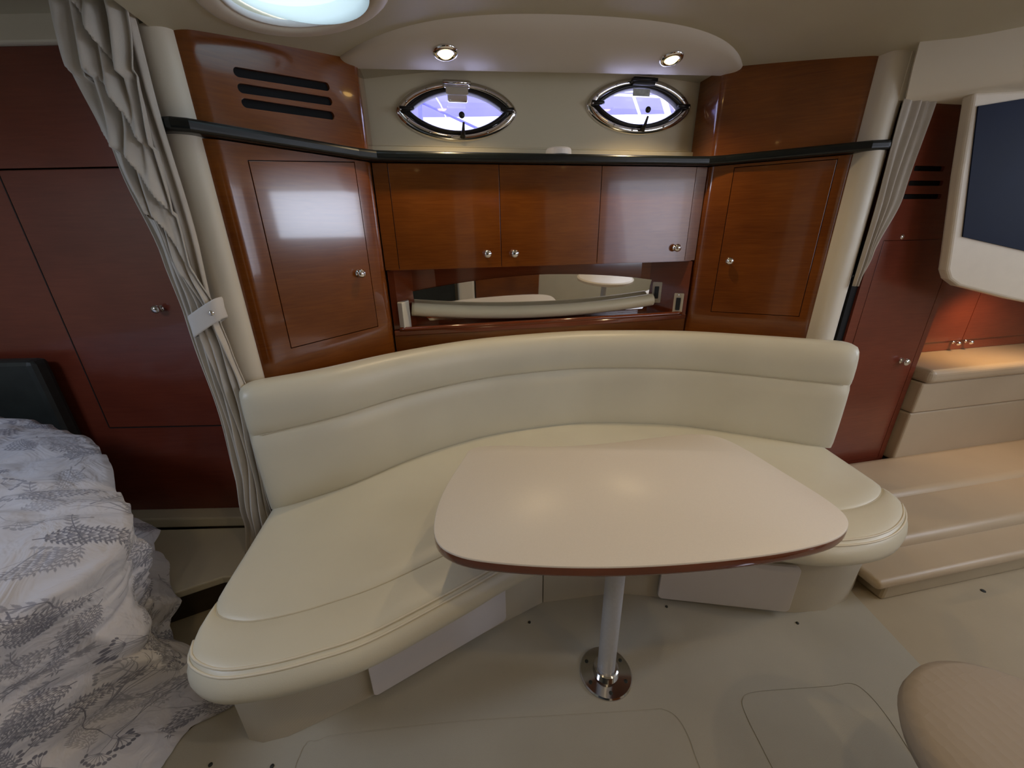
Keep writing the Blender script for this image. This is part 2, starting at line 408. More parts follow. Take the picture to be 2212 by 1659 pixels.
# ------------------------------------------------------------------ ceiling hatch
hz = ceil_z(HX)
ht = thing('ceiling_hatch', 'round frosted skylight glowing with daylight in the cream headliner', 'hatch', (HX, HY, hz - .03))
def ring_loft(cx, cy, prof, n=48):
    return [[Vector((cx + r*math.cos(2*PI*i/n), cy + r*math.sin(2*PI*i/n), ceil_z(cx + r*math.cos(2*PI*i/n)) + h)) for i in range(n)] for r, h in prof]
obj('trim_ring', loft(ring_loft(HX, HY, [(.265, .004), (.262, -.004), (.25, -.009), (.225, -.010), (.212, -.008), (.205, .0), (.203, .05)]), cap=False), SOFFIT, ht, smooth=True)
obj('inner_ring', loft(ring_loft(HX, HY, [(.206, .004), (.202, -.004), (.196, -.004), (.194, .012)]), cap=False), WPLAS, ht, smooth=True)
bm = N(); c_ = [bm.verts.new((HX + .197*math.cos(2*PI*i/64), HY + .197*math.sin(2*PI*i/64), hz + .0)) for i in range(64)]; bm.faces.new(c_)
obj('acrylic_pane', bm, HATCHG, ht)

# ------------------------------------------------------------------ corner posts and bulkheads
def post(name, x0, x1, y0, y1):
    bm = N(); r = (x1 - x0) / 2
    pts = [(x1, y1), (x1, y0 + r)] + [((x0+x1)/2 + r*math.cos(math.radians(a)), y0 + r + r*math.sin(math.radians(a))*.85) for a in range(-15, -180, -15)] + [(x0, y0 + r), (x0, y1)]
    return obj(name, add_prism(bm, pts, 0, lambda x, y: ceil_z(x) + .01), POSTM, kind=S)
shade(post('trim_left', -1.412, -1.305, -.455, .17))
shade(post('trim_right', 1.300, 1.412, -.455, .17))
obj('screw_cap', lathe([(.006, 0), (.005, .003), (0, .004)], (1.395, -.437, 1.245), (.5, -1, 0), 12), CHAR, label='small dark button on the right cream corner post', cat='button')

# ------------------------------------------------------------------ corner cabinets with rounded corners
def corner_cabinet(side):
    if side == 'left':
        B, A = Vector((-.815, 0)), Vector((-1.31, -.435))
        lab = 'glossy cherry corner cabinet left of the portholes, with three black air slots above its door'
    else:
        B, A = Vector((.815, 0)), Vector((1.33, -.395))
        lab = 'glossy cherry corner cabinet right of the portholes, plain above its single door'
    e = (B - A).normalized(); n = Vector((e.y, -e.x)) if side == 'left' else Vector((-e.y, e.x))
    Ln = (B - A).length
    r1, r2 = .07, .055
    # plan profile: rounded at A side and at B side
    pts = []
    for k in range(7):      # A side arc turning backward
        a = math.radians(75 * (1 - k/6)); c = A + e*r1 - n*r1
        pts.append(c + n*(r1*math.cos(a)) - e*(r1*math.sin(a)))
    for k in range(7):
        a = math.radians(50 * k/6); c = B - e*r2 - n*r2
        pts.append(c + n*(r2*math.cos(a)) + e*(r2*math.sin(a)))
    sx = -1 if side == 'left' else 1
    xin = B.x if side == 'left' else B.x
    lastp = pts[-1]
    pts += [Vector((lastp.x, .165)), Vector((sx*1.29, .165)), Vector((sx*1.29, pts[0].y + .02))]
    P2 = [(p.x, p.y) for p in pts]
    t = thing('corner_cabinet', lab, 'cabinet', ((A.x+B.x)/2, (A.y+B.y)/2, .42))
    lo = obj('lower_body', prism(P2, .30, 1.772), WOOD, t)
    up = obj('upper_body', prism(P2, 1.818, lambda x, y: ceil_z(x) + .01), WOOD, t)
    d0, d1 = (.125, .548) if side == 'left' else (.08, .52)      # door extent along e measured from A
    if side == 'left': s0, s1 = .137, .555
    else: s0, s1 = .095, .512
    z0, z1 = (1.045, 1.742) if side == 'left' else (1.035, 1.76)
    if side == 'left': z0, z1 = 1.04, 1.722
    def tilt(b):
        if side == 'left':
            for v in b.verts:
                q = (Vector((v.co.x, v.co.y)) - A).dot(e) - s0; v.co.z += q * (.036 + .07*(v.co.z - 1.04)/.7)
        return b
    cut(lo, tilt(facebox(A, e, n, s0, s1, z0, z1, -.022, .02))); shade(lo, 20)
    g = .0028
    dr = obj('door', tilt(facebox(A, e, n, s0+g, s1-g, z0+g, z1-g, -.02, .0005)), WOOD, t, bevel=.0012)
    bk = obj('door_gap', tilt(facebox(A, e, n, s0, s1, z0, z1, -.0215, -.019)), GAP, t)
    ks = s1 - .062 if side == 'left' else s1 - .05
    kp = A + e*ks + n*.0005
    knob(dr, (kp.x, kp.y, 1.312), (n.x, n.y, 0))
    if side == 'left':
        for q, (a0, a1, zz, sl_) in enumerate(((.156, .492, 1.966, .10), (.158, .494, 1.922, .09), (.160, .494, 1.881, .07))):
            c = N(); bmx = facebox(A, e, n, a0, a1, zz, zz+.028, -.02, .02, rnd=.0139)
            for v in bmx.verts:
                s = (Vector((v.co.x, v.co.y)) - A).dot(e); v.co.z += (s - a0) * sl_
            cut(up, bmx)
            sb = facebox(A, e, n, a0+.0005, a1-.0005, zz+.0005, zz+.0275, -.019, -.012, rnd=.0134)
            for v in sb.verts:
                s = (Vector((v.co.x, v.co.y)) - A).dot(e); v.co.z += (s - a0) * sl_
            obj('vent_slot', sb, SLOT, t)
    shade(up, 20)
    return t
corner_cabinet('left'); corner_cabinet('right')

# ------------------------------------------------------------------ black counter that wraps all three fronts
def poly_offset(): pass
edge = [(-1.40, -.475), (-1.345, -.49), (-1.30, -.475), (-.865, -.095), (-.80, -.055), (-.72, -.048), (0, -.048), (.72, -.048), (.80, -.055), (.865, -.088), (1.30, -.44), (1.37, -.465), (1.425, -.45)]
back = [(1.425, -.36), (1.30, -.10), (1.2, .155), (-1.2, .155), (-1.30, -.10), (-1.40, -.36)]
ctr = prism(edge + back, 1.775, 1.815)
obj('countertop', ctr, BLACK, bevel=.014, segs=4, label='long narrow black counter ledge wrapping over the cherry cabinets below the portholes', cat='countertop')
obj('round_disc', lathe([(.062, 0), (.062, .022), (.056, .030), (0, .031)], (.035, .02, 1.8152), n=28), WPLAS, smooth=False, bevel=.002, label='small round white disc lying on the black counter between the portholes', cat='puck')

# ------------------------------------------------------------------ centre wall cabinet
t = thing('wall_cabinet', 'wide cherry wall cabinet with three flush doors under the black counter', 'cabinet', (0, .09, 1.315))
obj('body', box(-.812, .812, .018, .165, 1.318, 1.772), GAP, t)
obj('stile', box(-.832, -.768, -.002, .018, 1.314, 1.772), WOOD, t)
obj('stile', box(.772, .832, -.002, .018, 1.314, 1.772), WOOD, t)
obj('bottom_board', box(-.812, .812, -.001, .165, 1.310, 1.3185), WOOD_D, t)
for a, b, kx, kz in ((-.7655, -.2625, -.333, 1.378), (-.2595, .2515, -.196, 1.376), (.2545, .7695, .702, 1.382)):
    d = obj('door', box(a, b, -.003, .017, 1.3125, 1.772), WOOD, t, bevel=.001)
    knob(d, (kx, -.003, kz), (0, -1, 0))

# ------------------------------------------------------------------ niche: back, shelf, mirror, bolster
n_ = thing('mirror_niche', 'recessed cherry niche between the corner cabinets, holding the long mirror', 'niche', (0, .1, .4))
nb = obj('back_board', box(-.815, .815, .150, .178, .98, 1.312), WOOD_D, n_)
obj('front_board', box(-.83, .83, .006, .024, .42, .985), WOOD, n_)
obj('shelf_board', prism([(-.83, 0), (-.4, -.012), (0, -.014), (.4, -.012), (.83, 0), (.83, .15), (-.83, .15)], .985, 1.012), WOOD_D, n_, bevel=.004)
fid = catmull([(-.80, .0), (-.4, -.006), (0, -.008), (.4, -.006), (.80, .0)], 8)
obj('fiddle_rail', tube([(p.x, p.y + .006, 1.018) for p in fid], .012, 12), WOOD_D, n_, smooth=True)
ra = obj('angled_panel', prism([(.60, .150), (.655, .142), (.815, -.012), (.83, .01), (.83, .15)], 1.012, 1.309), WOOD_D, n_)
obj('angled_panel', prism([(-.60, .150), (-.72, .140), (-.80, .03), (-.83, .03), (-.83, .15)], 1.012, 1.309), WOOD_D, n_)
# mirror, slightly tipped forward at its top
mp = []
for k in range(25):
    x = -.725 + (.675 + .725) * k/24; mp.append((x, 1.256 - .105*x*x - .012*abs(x)))
mp = [(.675, 1.03), (-.725, 1.03)] + mp
tl = math.tan(math.radians(4.1))
mb = loft([[Vector((x, y - (z - 1.03)*tl, z)) for x, z in mp] for y in (.149, .146)])
obj('wall_mirror', mb, MIRR, label='long arched mirror in the niche behind the cream bolster', cat='mirror')
bl = catmull([(-.735, .098), (-.5, .096), (-.2, .094), (0.05, .094), (.3, .095), (.5, .096), (.655, .098)], 8)
obj('bolster_rail', tube([(p.x, p.y, 1.057 + .085*(p.x - .02)**2) for p in bl], .035, 20), BOLS, smooth=True, label='long round cream bolster lying along the foot of the mirror', cat='bolster')
obj('end_block', prism([(-.80, .02), (-.775, -.005), (-.745, .07), (-.75, .12), (-.79, .12)], 1.012, 1.155), VINYL, label='small cream block at the left end of the bolster', cat='block', bevel=.004)

# two switch plates on the angled panel
pe = Vector((.16, -.154)).normalized(); pn = Vector((pe.y, -pe.x))
for cx, cz, lb in ((.690, 1.13, 'inner narrow switch plate, nearest the mirror'), (.782, 1.072, 'outer narrow switch plate, beside the right corner cabinet')):
    base = Vector((.655, .142)) + pe * ((cx - .655) / pe.x)
    A = (base.x, base.y)
    s = thing('switch_plate', lb, 'switch', (base.x, base.y, cz - .06), 'switch plates in the mirror niche')
    obj('plate', facebox(A, pe, pn, -.026, .026, cz-.06, cz+.06, .0005, .006, rnd=.004), PLASTIC, s)
    obj('rocker', facebox(A, pe, pn, -.012, .012, cz-.035, cz+.035, .006, .011, rnd=.003), RUBBER, s)
    for q in (-1, 1):
        obj('screw', lathe([(.003, 0), (.0025, .0015), (0, .002)], (A[0]+pn.x*.006, A[1]+pn.y*.006, cz+q*.05), (pn.x, pn.y, 0), 8), STEEL, s)

# ------------------------------------------------------------------ soffit with two downlights
def soffit_pt(u, w):
    """u -1..1 along, w 0 (front, at ceiling) .. 1 (rear lower lip)"""
    W2 = .925; end = 1 - abs(u)**7
    x = u * W2 * (1 - .06 * (1-w)**2)
    yf = -.31 + .22 * abs(u)**4
    y = yf + (.005 - yf) * w
    g = math.sin(min(1, w*1.12) * PI/2) ** .9
    e = (1 - ((abs(u) - .93) / .07) ** 2) ** .5 if .93 < abs(u) < 1 else (1 if abs(u) <= .93 else 0)
    lip = 2.139 + .028*x
    z = ceil_z(x) + .004 + (lip - ceil_z(x) - .004) * g * e - (.014 * math.sin(min(1, w*6)*PI/2) * e if w > 0 else 0) * (1 - w)
    return Vector((x, y, z))
bm = N(); rows = []
us = [-1, -.997, -.99, -.98, -.965, -.95, -.93] + [-.9 + 1.8*i/36 for i in range(37)] + [.93, .95, .965, .98, .99, .997, 1]
ws = [0, .02, .06, .12, .2, .3, .4, .5, .6, .7, .8, .9, .96, 1]
loops = []
for u in us:
    l = [soffit_pt(u, w) for w in ws]
    last = l[-1]
    l += [Vector((last.x, .012, last.z + .002)), Vector((last.x, .02, ceil_z(last.x) + .01)), Vector((l[0].x, l[0].y, ceil_z(l[0].x) + .01))]
    loops.append(l)
so = obj('soffit', loft(loops), SOFFIT, smooth=False, label='cream padded soffit bulging from the ceiling above both portholes', cat='soffit')
shade(so, 40)
def downlight(x, y, lb):
    u = x / .925; yf = -.31 + .22*abs(u)**4; w = (y - yf) / (.005 - yf)
    p = soffit_pt(u, w); q = soffit_pt(u, w + .05); q2 = soffit_pt(u + .02, w)
    nrm = (q - p).cross(q2 - p).normalized()
    if nrm.z > 0: nrm = -nrm
    t = thing('downlight', lb, 'light', p + nrm * .002)
    obj('bezel', lathe([(.050, -.002), (.050, .003), (.044, .009), (.033, .010), (.027, .004), (.026, -.004)], p, nrm, 32), CHROME, t, smooth=True)
    obj('bulb', lathe([(.027, .003), (.026, .009), (.018, .015), (0, .017)], p, nrm, 24), BULB, t, smooth=True)
    light('soffit_lamp_light', 'SPOT', p + nrm * .03, 9, WARM, size=.02, direction=nrm, spot=2.5, blend=.8)
downlight(-.492, -.150, 'small round chrome downlight above the left porthole, glowing warm')
downlight(.488, -.150, 'small round chrome downlight above the right porthole, glowing warm')

# ceiling downlights above and behind the photographer
for k, (x, y) in enumerate(((-.1, -2.0), (1.25, -1.75), (-1.15, -2.0), (.9, -2.65), (-.7, -2.75))):
    z = ceil_z(x)
    lb = ['ceiling downlight nearest the table', 'ceiling downlight beside the screen panel', 'ceiling downlight beside the berth', 'ceiling downlight nearest the side table', 'ceiling downlight behind the photographer'][k]
    t = thing('downlight', lb, 'light', (x, y, z - .01))
    obj('bezel', lathe([(.050, .002), (.050, -.003), (.044, -.009), (.033, -.010), (.027, -.004), (.026, .004)], (x, y, z), n=32), CHROME, t, smooth=True)
    obj('bulb', lathe([(.026, .001), (.024, -.005), (.014, -.009), (0, -.010)], (x, y, z), n=24), BULB, t, smooth=True)
    light('ceiling_lamp_light', 'SPOT', (x, y, z - .03), (7, 6, 3, 8, 6)[k], WARM, size=.025, direction=(0, 0, -1), spot=2.7, blend=.9)

# ------------------------------------------------------------------ settee
st = thing('settee', 'curved cream vinyl settee with one long backrest, seat cushion and woven base', 'settee', (0, -.7, 0))
# backrest swept along its curve
bk = sampler([(-1.325, -.600), (-1.25, -.575), (-1.04, -.485), (-.76, -.312), (-.4, -.176), (0, -.137), (.27, -.168), (.64, -.282), (.93, -.458), (1.15, -.612), (1.262, -.685)])
sect = [(0.0, .440), (-.012, .47), (-.016, .53), (-.016, .62), (-.014, .70), (-.008, .755), (.006, .776), (-.004, .792), (-.010, .82), (-.008, .88), (.002, .925), (.020, .955), (.045, .966), (.09, .966), (.122, .955), (.138, .92), (.140, .85), (.140, .44)]
NT = 90; loops = []
ts = [0, .002, .006, .012, .02, .03] + [.03 + .94*i/NT for i in range(1, NT)] + [.97, .98, .988, .994, .998, 1]
for tt in ts:
    p = bk(tt); q = bk(min(1, tt + .004)); q0 = bk(max(0, tt - .004)); d = (q - q0).normalized(); nn = Vector((-d.y, d.x, 0))
    e = min(tt, 1 - tt); sh = 1.0 if e >= .03 else math.sqrt(max(0, 1 - ((.03 - e)/.03)**2))
    l = []
    for dy, z in sect:
        # pull ends in to round the cushion
        cz, cy = .71, .062
        f = .70 + .30*sh; fz = .90 + .10*sh
        l.append(p + nn * (cy + (dy - cy) * f) + Vector((0, 0, cz + (z - cz) * fz if z > .5 else z)))
    loops.append(l)
o = obj('backrest', loft(loops), VINYL, st); shade(o, 50)
# stitched seam line on the backrest
sm = [bk(.012 + .976*i/80) for i in range(81)]
pts = []
for i, p in enumerate(sm):
    d = (sm[min(i+1, 80)] - sm[max(i-1, 0)]).normalized(); nn = Vector((-d.y, d.x, 0)); pts.append(p + nn*.0035 + Vector((0, 0, .776)))
obj('seam', tube(pts, .0022, 6), mat('seam_thread', (.58, .53, .41), .7, noise_amt=.05), st, label='stitched seam along the backrest')

# seat cushion
Fc = sampler([(-1.325, -1.12), (-1.325, -1.185), (-1.30, -1.235), (-1.22, -1.282), (-1.12, -1.295), (-1.0, -1.290), (-.85, -1.265), (-.6, -1.165), (-.44, -1.095), (-.22, -1.03), (-.02, -1.005), (.17, -1.03), (.40, -1.125), (.62, -1.225), (.78, -1.250), (.92, -1.235), (1.04, -1.185), (1.12, -1.12), (1.15, -1.065)], 8)
Bc = sampler([(-1.32, -.56), (-1.30, -.54), (-1.04, -.42), (-.76, -.25), (-.4, -.11), (0, -.07), (.27, -.10), (.64, -.21), (.93, -.39), (1.15, -.55), (1.262, -.62)], 8)
# section: (w from back 0 to front 1, z)
def seat_sec(tt):
    mid = 1 - abs(2*tt - 1)
    return [(0, .40), (0, .446), (.2, .449), (.5, .451), (.70, .452), (.772, .450), (.79, .441), (.808, .449), (.86, .452), (.915, .450), (.945, .444), (.972, .432), (.990, .415), (.998, .395), (.993, .368), (.975, .350), (.94, .341), (.85, .338), (0, .338)]
loops = []
ts = [0, .003, .008, .016] + [.016 + .968*i/100 for i in range(1, 100)] + [.984, .992, .997, 1]
for tt in ts:
    f = Fc(tt); b = Bc(tt); e = min(tt, 1-tt); sh = 1 if e >= .016 else math.sqrt(max(0, 1 - ((.016-e)/.016)**2))
    l = []
    for w, z in seat_sec(tt):
        p = b.lerp(f, w); zz = .392 + (z - .392) * (.55 + .45*sh); l.append(Vector((p.x, p.y, zz)))
    loops.append(l)
seat = obj('seat_cushion', loft(loops), VINYL, st); shade(seat, 50)
for w, z in ((.950, .4435), (.968, .4355)):
    pts = [Bc(.02 + .96*i/110).lerp(Fc(.02 + .96*i/110), w) + Vector((0, 0, z)) for i in range(111)]
    obj('piping', tube(pts, .0036, 8), PIPING, st, smooth=True)
pts = [Bc(.01 + .98*i/110).lerp(Fc(.01 + .98*i/110), .79) + Vector((0, 0, .4425)) for i in range(111)]
obj('seam', tube(pts, .002, 6), bpy.data.materials['seam_thread'], st, label='stitched seam across the seat cushion')

# woven base
bs = [(-1.30, -.60), (-1.305, -1.10), (-1.285, -1.155), (-1.24, -1.172), (-1.17, -1.170), (-1.09, -1.150), (-.904, -1.098), (-.61, -.985), (-.27, -.876)]
bs2 = [(-.266, -.876), (.05, -.895), (.25, -.962), (.49, -1.055), (.72, -1.130), (.85, -1.145), (.97, -1.125), (1.07, -1.075), (1.14, -1.0), (1.17, -.90), (1.22, -.62)]
o = obj('base_panel', prism(bs + [(-.27, -.2), (-.8, -.4)], .0085, .345), WOVEN, st); shade(o, 25)
o = obj('base_panel', prism(bs2 + [(.9, -.5), (.5, -.3), (-.266, -.2)], .0085, .345), WOVEN, st); shade(o, 25)
A = Vector((-.904, -1.098)); B = Vector((-.27, -.876)); A2 = A.lerp(B, 0); e = (Vector((-.61, -.985)) - A).normalized(); n = Vector((e.y, -e.x))
obj('access_panel', facebox(A, e, n, -.018, .495, .030, .318, .006, .020, rnd=.018), WHITE, st, bevel=.002, label='white access panel on the left of the base')
A = Vector((.05, -.895)); B = Vector((.72, -1.130)); e = (B - A).normalized(); n = Vector((e.y, -e.x))
obj('access_panel', facebox(A, e, n, .168, .668, .032, .262, .010, .024, rnd=.02), WHITE, st, bevel=.002, label='white access panel on the right of the base')

# ------------------------------------------------------------------ table
tb = thing('dinette_table', 'cream laminate table with cherry edge on one grey pedestal', 'table', (-.12, -1.2, 0))
out = catmull([(-.548, -.785), (-.525, -.738), (-.48, -.722), (-.38, -.735), (-.26, -.772), (-.12, -.797), (.03, -.806), (.18, -.806), (.33, -.808), (.41, -.826), (.458, -.870), (.482, -.96), (.492, -1.10), (.500, -1.26), (.478, -1.345), (.40, -1.395), (.27, -1.412), (.08, -1.407), (-.14, -1.383), (-.33, -1.347), (-.50, -1.298), (-.605, -1.250), (-.655, -1.185), (-.655, -1.08), (-.62, -.95)], 6, closed=True)
op = [(p.x, p.y) for p in out]
cx0, cy0 = -.08, -1.08
sc_ = lambda k: [(cx0 + (x-cx0)*k, cy0 + (y-cy0)*k) for x, y in op]
o = obj('edge_band', loft([[Vector((x, y, z)) for x, y in sc_(k)] for z, k in ((.664, .985), (.667, .996), (.673, 1.0), (.688, 1.0), (.694, .998))]), WOOD_D, tb); shade(o, 60)
o = obj('tabletop', loft([[Vector((x, y, z)) for x, y in sc_(k)] for z, k in ((.6942, .998), (.6985, .998), (.7, .994))]), LAMIN, tb); shade(o, 60)
pc = (-.125, -1.192)
obj('pole', lathe([(.030, .03), (.030, .60), (.0315, .61), (.0315, .655)], (*pc, 0), n=32), ALU, tb, smooth=False)
shade(bpy.data.objects['pole'], 40)
obj('mounting_plate', lathe([(.065, .64), (.065, .664)], (*pc, 0), n=32), STEEL, tb)
obj('base_plate', lathe([(.0, .0), (.0905, .0), (.0905, .005), (.087, .009), (.045, .011), (.042, .035), (.037, .038), (.031, .038)], (*pc, .008), n=48), STEEL, tb)
shade(bpy.data.objects['base_plate'], 30)
for k in range(6):
    a = math.radians(20 + 60*k)
    obj('screw', lathe([(.0065, 0), (.006, .002), (0, .003)], (pc[0]+.070*math.cos(a), pc[1]+.070*math.sin(a), .0175), n=12), CHAR, tb)

# ------------------------------------------------------------------ snap-in carpet with cut outlines and snaps
cp = thing('snap_in_carpet', 'cream snap-in carpet covering the sole in front of the settee', 'carpet', (0, -1.5, 0))
cf = [(-1.40, -.60), (1.20, -.60), (1.17, -.9), (1.06, -1.05), (1.035, -1.11), (.978, -1.386), (.94, -1.75), (.92, -3.0), (-1.9, -3.0), (-1.9, -1.5), (-1.45, -1.05)]
carpet = obj('carpet_sheet', prism(cf, .001, .008), CARPET, cp, bevel=.002)
def outline(pts, w=.0035):
    """thin recessed cut in the carpet following pts"""
    P = catmull(pts, 5); L = []; Rr = []
    for i, p in enumerate(P):
        d = (P[min(i+1, len(P)-1)] - P[max(i-1, 0)]).normalized(); nn = Vector((-d.y, d.x, 0)) * w/2
        L.append(p + nn); Rr.append(p - nn)
    bm = N(); n = len(P)
    vt = [[bm.verts.new((q.x, q.y, z)) for q in (L[i], Rr[i]) for z in (.0055, .012)] for i in range(n)]
    for a, b in zip(vt, vt[1:]):
        bm.faces.new((a[0], a[1], b[1], b[0])); bm.faces.new((a[3], a[2], b[2], b[3])); bm.faces.new((a[1], a[3], b[3], b[1])); bm.faces.new((a[2], a[0], b[0], b[2]))
    bm.faces.new((vt[0][0], vt[0][2], vt[0][3], vt[0][1])); bm.faces.new((vt[-1][0], vt[-1][1], vt[-1][3], vt[-1][2]))
    return bm
LH = [(-1.13, -1.62), (-1.12, -1.24), (-1.07, -1.20), (-.98, -1.200), (-.63, -1.238), (-.30, -1.288), (-.05, -1.325), (.01, -1.335), (.042, -1.365), (.046, -1.42), (.035, -1.48), (.0, -1.75)]
RH = [(.20, -1.75), (.241, -1.507), (.262, -1.395), (.285, -1.358), (.335, -1.350), (.45, -1.364), (.60, -1.385), (.68, -1.393), (.70, -1.43), (.690, -1.50), (.655, -1.60), (.60, -1.78)]
for pth in (LH, RH): cut(carpet, outline(pth))
carpet.modifiers.clear()
for x, y in ((-.344, -.952), (.228, -1.0), (.689, -1.17), (-1.372, -1.20), (-1.19, -1.24)):
    obj('snap_button', lathe([(.0055, 0), (.0055, .003), (.004, .0045), (0, .005)], (x, y, .008), n=14), CHAR, cp, smooth=True)
obj('floor_snap', lathe([(.009, 0), (.008, .003), (0, .004)], (1.589, -1.20, 0), n=14), CHAR, label='lone dark snap stud on the right-hand sole beyond the carpet', cat='snap')

# ------------------------------------------------------------------ right: aft locker, lounge, overhead header, screen
lk = thing('aft_locker', 'tall narrow dark cherry locker right of the corner post, with three black vent slots', 'locker', (1.7, -.3, .10))
lb_ = obj('body', box(1.445, 1.985, -.450, -.06, .10, 2.06), WOOD_L, lk)
cut(lb_, box(1.50, 1.95, -.46, -.435, .16, 1.405))
o = obj('door', box(1.503, 1.947, -.4505, -.436, .163, 1.402), WOOD_L, lk, bevel=.001)
knob(o, (1.865, -.4505, .781), (0, -1, 0))
obj('catch', lathe([(.012, 0), (.01, .004), (0, .006)], (1.60, -.4505, 1.419), (0, -1, 0), 16), CHROME, lk, smooth=True)
for a, b, z in ((1.55, 1.72, 1.704), (1.545, 1.74, 1.645), (1.54, 1.755, 1.59)):
    cut(lb_, facebox((0, -.45), (1, 0), (0, -1), a-.002, b-.002, z-.008, z+.013, -.03, .02, rnd=.006))
    obj('vent_slot', facebox((0, -.45), (1, 0), (0, -1), a-.001, b-.003, z-.007, z+.012, -.028, -.012, rnd=.006), SLOT, lk)
obj('edge_strip', box(1.405, 1.443, -.440, -.20, .10, 1.40), SLOT, lk)

# curtain beside the right post
def pleats(x0f, x1f, y0, z0, z1, npl, amp, nz=60, nx=80, th=.004, wob=0, seed=0, flap=0):
    fr = []; 
    for i in range(nz + 1):
        z = z0 + (z1 - z0) * i/nz; a, b = x0f(z), x1f(z); row = []
        for j in range(nx + 1):
            s = j/nx; ph = s * npl * 2 * PI + seed + .5*math.sin(z*3 + seed)
            v = y0 + amp * math.sin(ph) * (.7 + .3*math.sin(ph*.37 + z*2)) + wob * noise.noise(Vector((s*5 + seed, z*4, seed)))
            if flap:
                q = (z*1.0 + s*.22 + .03*math.sin(s*9 + z*4)) * 6.2; fr_ = q - math.floor(q)
                v -= flap * (1 - fr_) ** 1.6 * max(0, min(1, (z - 1.30) * 4)) * (.4 + .6*math.sin(PI*s))
            row.append(Vector((a + (b-a)*s + .004*math.sin(z*9 + s*7), v, z)))
        fr.append(row)
    bm = N()
    V = [[bm.verts.new(p) for p in r] for r in fr]
    for i in range(nz):
        for j in range(nx): bm.faces.new((V[i][j], V[i][j+1], V[i+1][j+1], V[i+1][j]))
    return bm
def lin(tbl):
    tbl = sorted(tbl)
    def f(z):
        if z <= tbl[0][0]: return tbl[0][1]
        for (a, va), (b, vb) in zip(tbl, tbl[1:]):
            if z <= b:
                k = (z-a)/(b-a); k = k*k*(3-2*k); return va + (vb-va)*k
        return tbl[-1][1]
    return f
def solid(o, th=.003):
    m = o.modifiers.new('solid', 'SOLIDIFY'); m.thickness = th; m.offset = 0; return o
rc = thing('curtain', 'narrow gathered beige curtain hanging between the right post and the aft locker', 'curtain', (1.46, -.485, .9))
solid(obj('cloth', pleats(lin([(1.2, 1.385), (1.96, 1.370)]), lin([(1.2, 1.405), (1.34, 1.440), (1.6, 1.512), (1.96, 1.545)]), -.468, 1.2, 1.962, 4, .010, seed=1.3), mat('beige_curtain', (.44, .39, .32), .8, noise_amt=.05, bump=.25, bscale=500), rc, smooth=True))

# curtain on the left with its tie-back
lc = thing('curtain', 'long gathered beige curtain tied back against the left cream post', 'curtain', (-1.44, -.52, .12))
back_l = lin([(.12, -1.545), (.35, -1.50), (.55, -1.478), (.9, -1.468), (1.21, -1.468), (1.41, -1.482), (1.70, -1.522), (1.92, -1.538), (2.06, -1.530), (2.15, -1.525)])
solid(obj('cloth', pleats(back_l, lin([(.12, -1.40), (1.1, -1.37), (2.06, -1.36)]), -.488, .12, 2.148, 5, .012, seed=.4, wob=.01), CURT, lc, smooth=True))
g_l = lin([(.12, -1.49), (.35, -1.455), (.7, -1.425), (1.10, -1.415), (1.22, -1.425), (1.45, -1.455), (1.70, -1.505), (1.95, -1.53), (2.06, -1.53)])
g_r = lin([(.12, -1.38), (.40, -1.362), (.8, -1.330), (1.10, -1.335), (1.22, -1.345), (1.40, -1.385), (1.6, -1.39), (1.85, -1.372), (2.06, -1.352)])
solid(obj('gathered_cloth', pleats(g_l, g_r, -.520, .12, 2.148, 4.2, .017, nz=220, nx=110, seed=2.2, wob=.03, flap=.040), CURT, lc, smooth=True))
# tie-back band wraps the gathered cloth
tbm = []
for k in range(28):
    a = 2*PI*k/28; tbm.append((math.copysign(abs(math.cos(a))**.6, math.cos(a)), math.copysign(abs(math.sin(a))**.6, math.sin(a))))
loops = []
for zz, kx in ((-.036, 1.04), (-.03, 1.07), (0, 1.03), (.03, 1.07), (.036, 1.04)):
    loops.append([Vector((-1.385 + x*.048*kx, -.515 + y*.038*kx, 1.212 + zz + x*.030)) for x, y in tbm])
tieo = obj('tie_back', loft(loops, cap=False), TIE, lc, smooth=True); solid(tieo, .004)
obj('snap', lathe([(.009, 0), (.008, .003), (0, .005)], (-1.350, -.556, 1.232), (.2, -1, 0), 14), CHROME, tieo, smooth=True)

# overhead header on the right
hd = N()
def hdr(x, y, z): return Vector((x, y, z))
prof = [(1.375, -.462), (1.62, -.70), (1.95, -1.02)]
hl = []
for x, y in prof:
    d = Vector((.7, .72, 0))
    zt = 2.10 if x < 1.5 else 2.09
    hl.append([hdr(x, y, 1.950), hdr(x-.012, y-.012, 1.962), hdr(x-.05, y-.035, 2.05), hdr(x-.06, y-.04, zt+.06), hdr(x+.32, y+.30, zt+.06), hdr(x+.30, y+.28, 1.950)])
o = obj('trim_header', loft(hl), POSTM, kind=S); shade(o, 40)

obj('trim_header', box(1.36, 1.50, -.45, -.10, 1.955, 2.14), POSTM, kind=S)

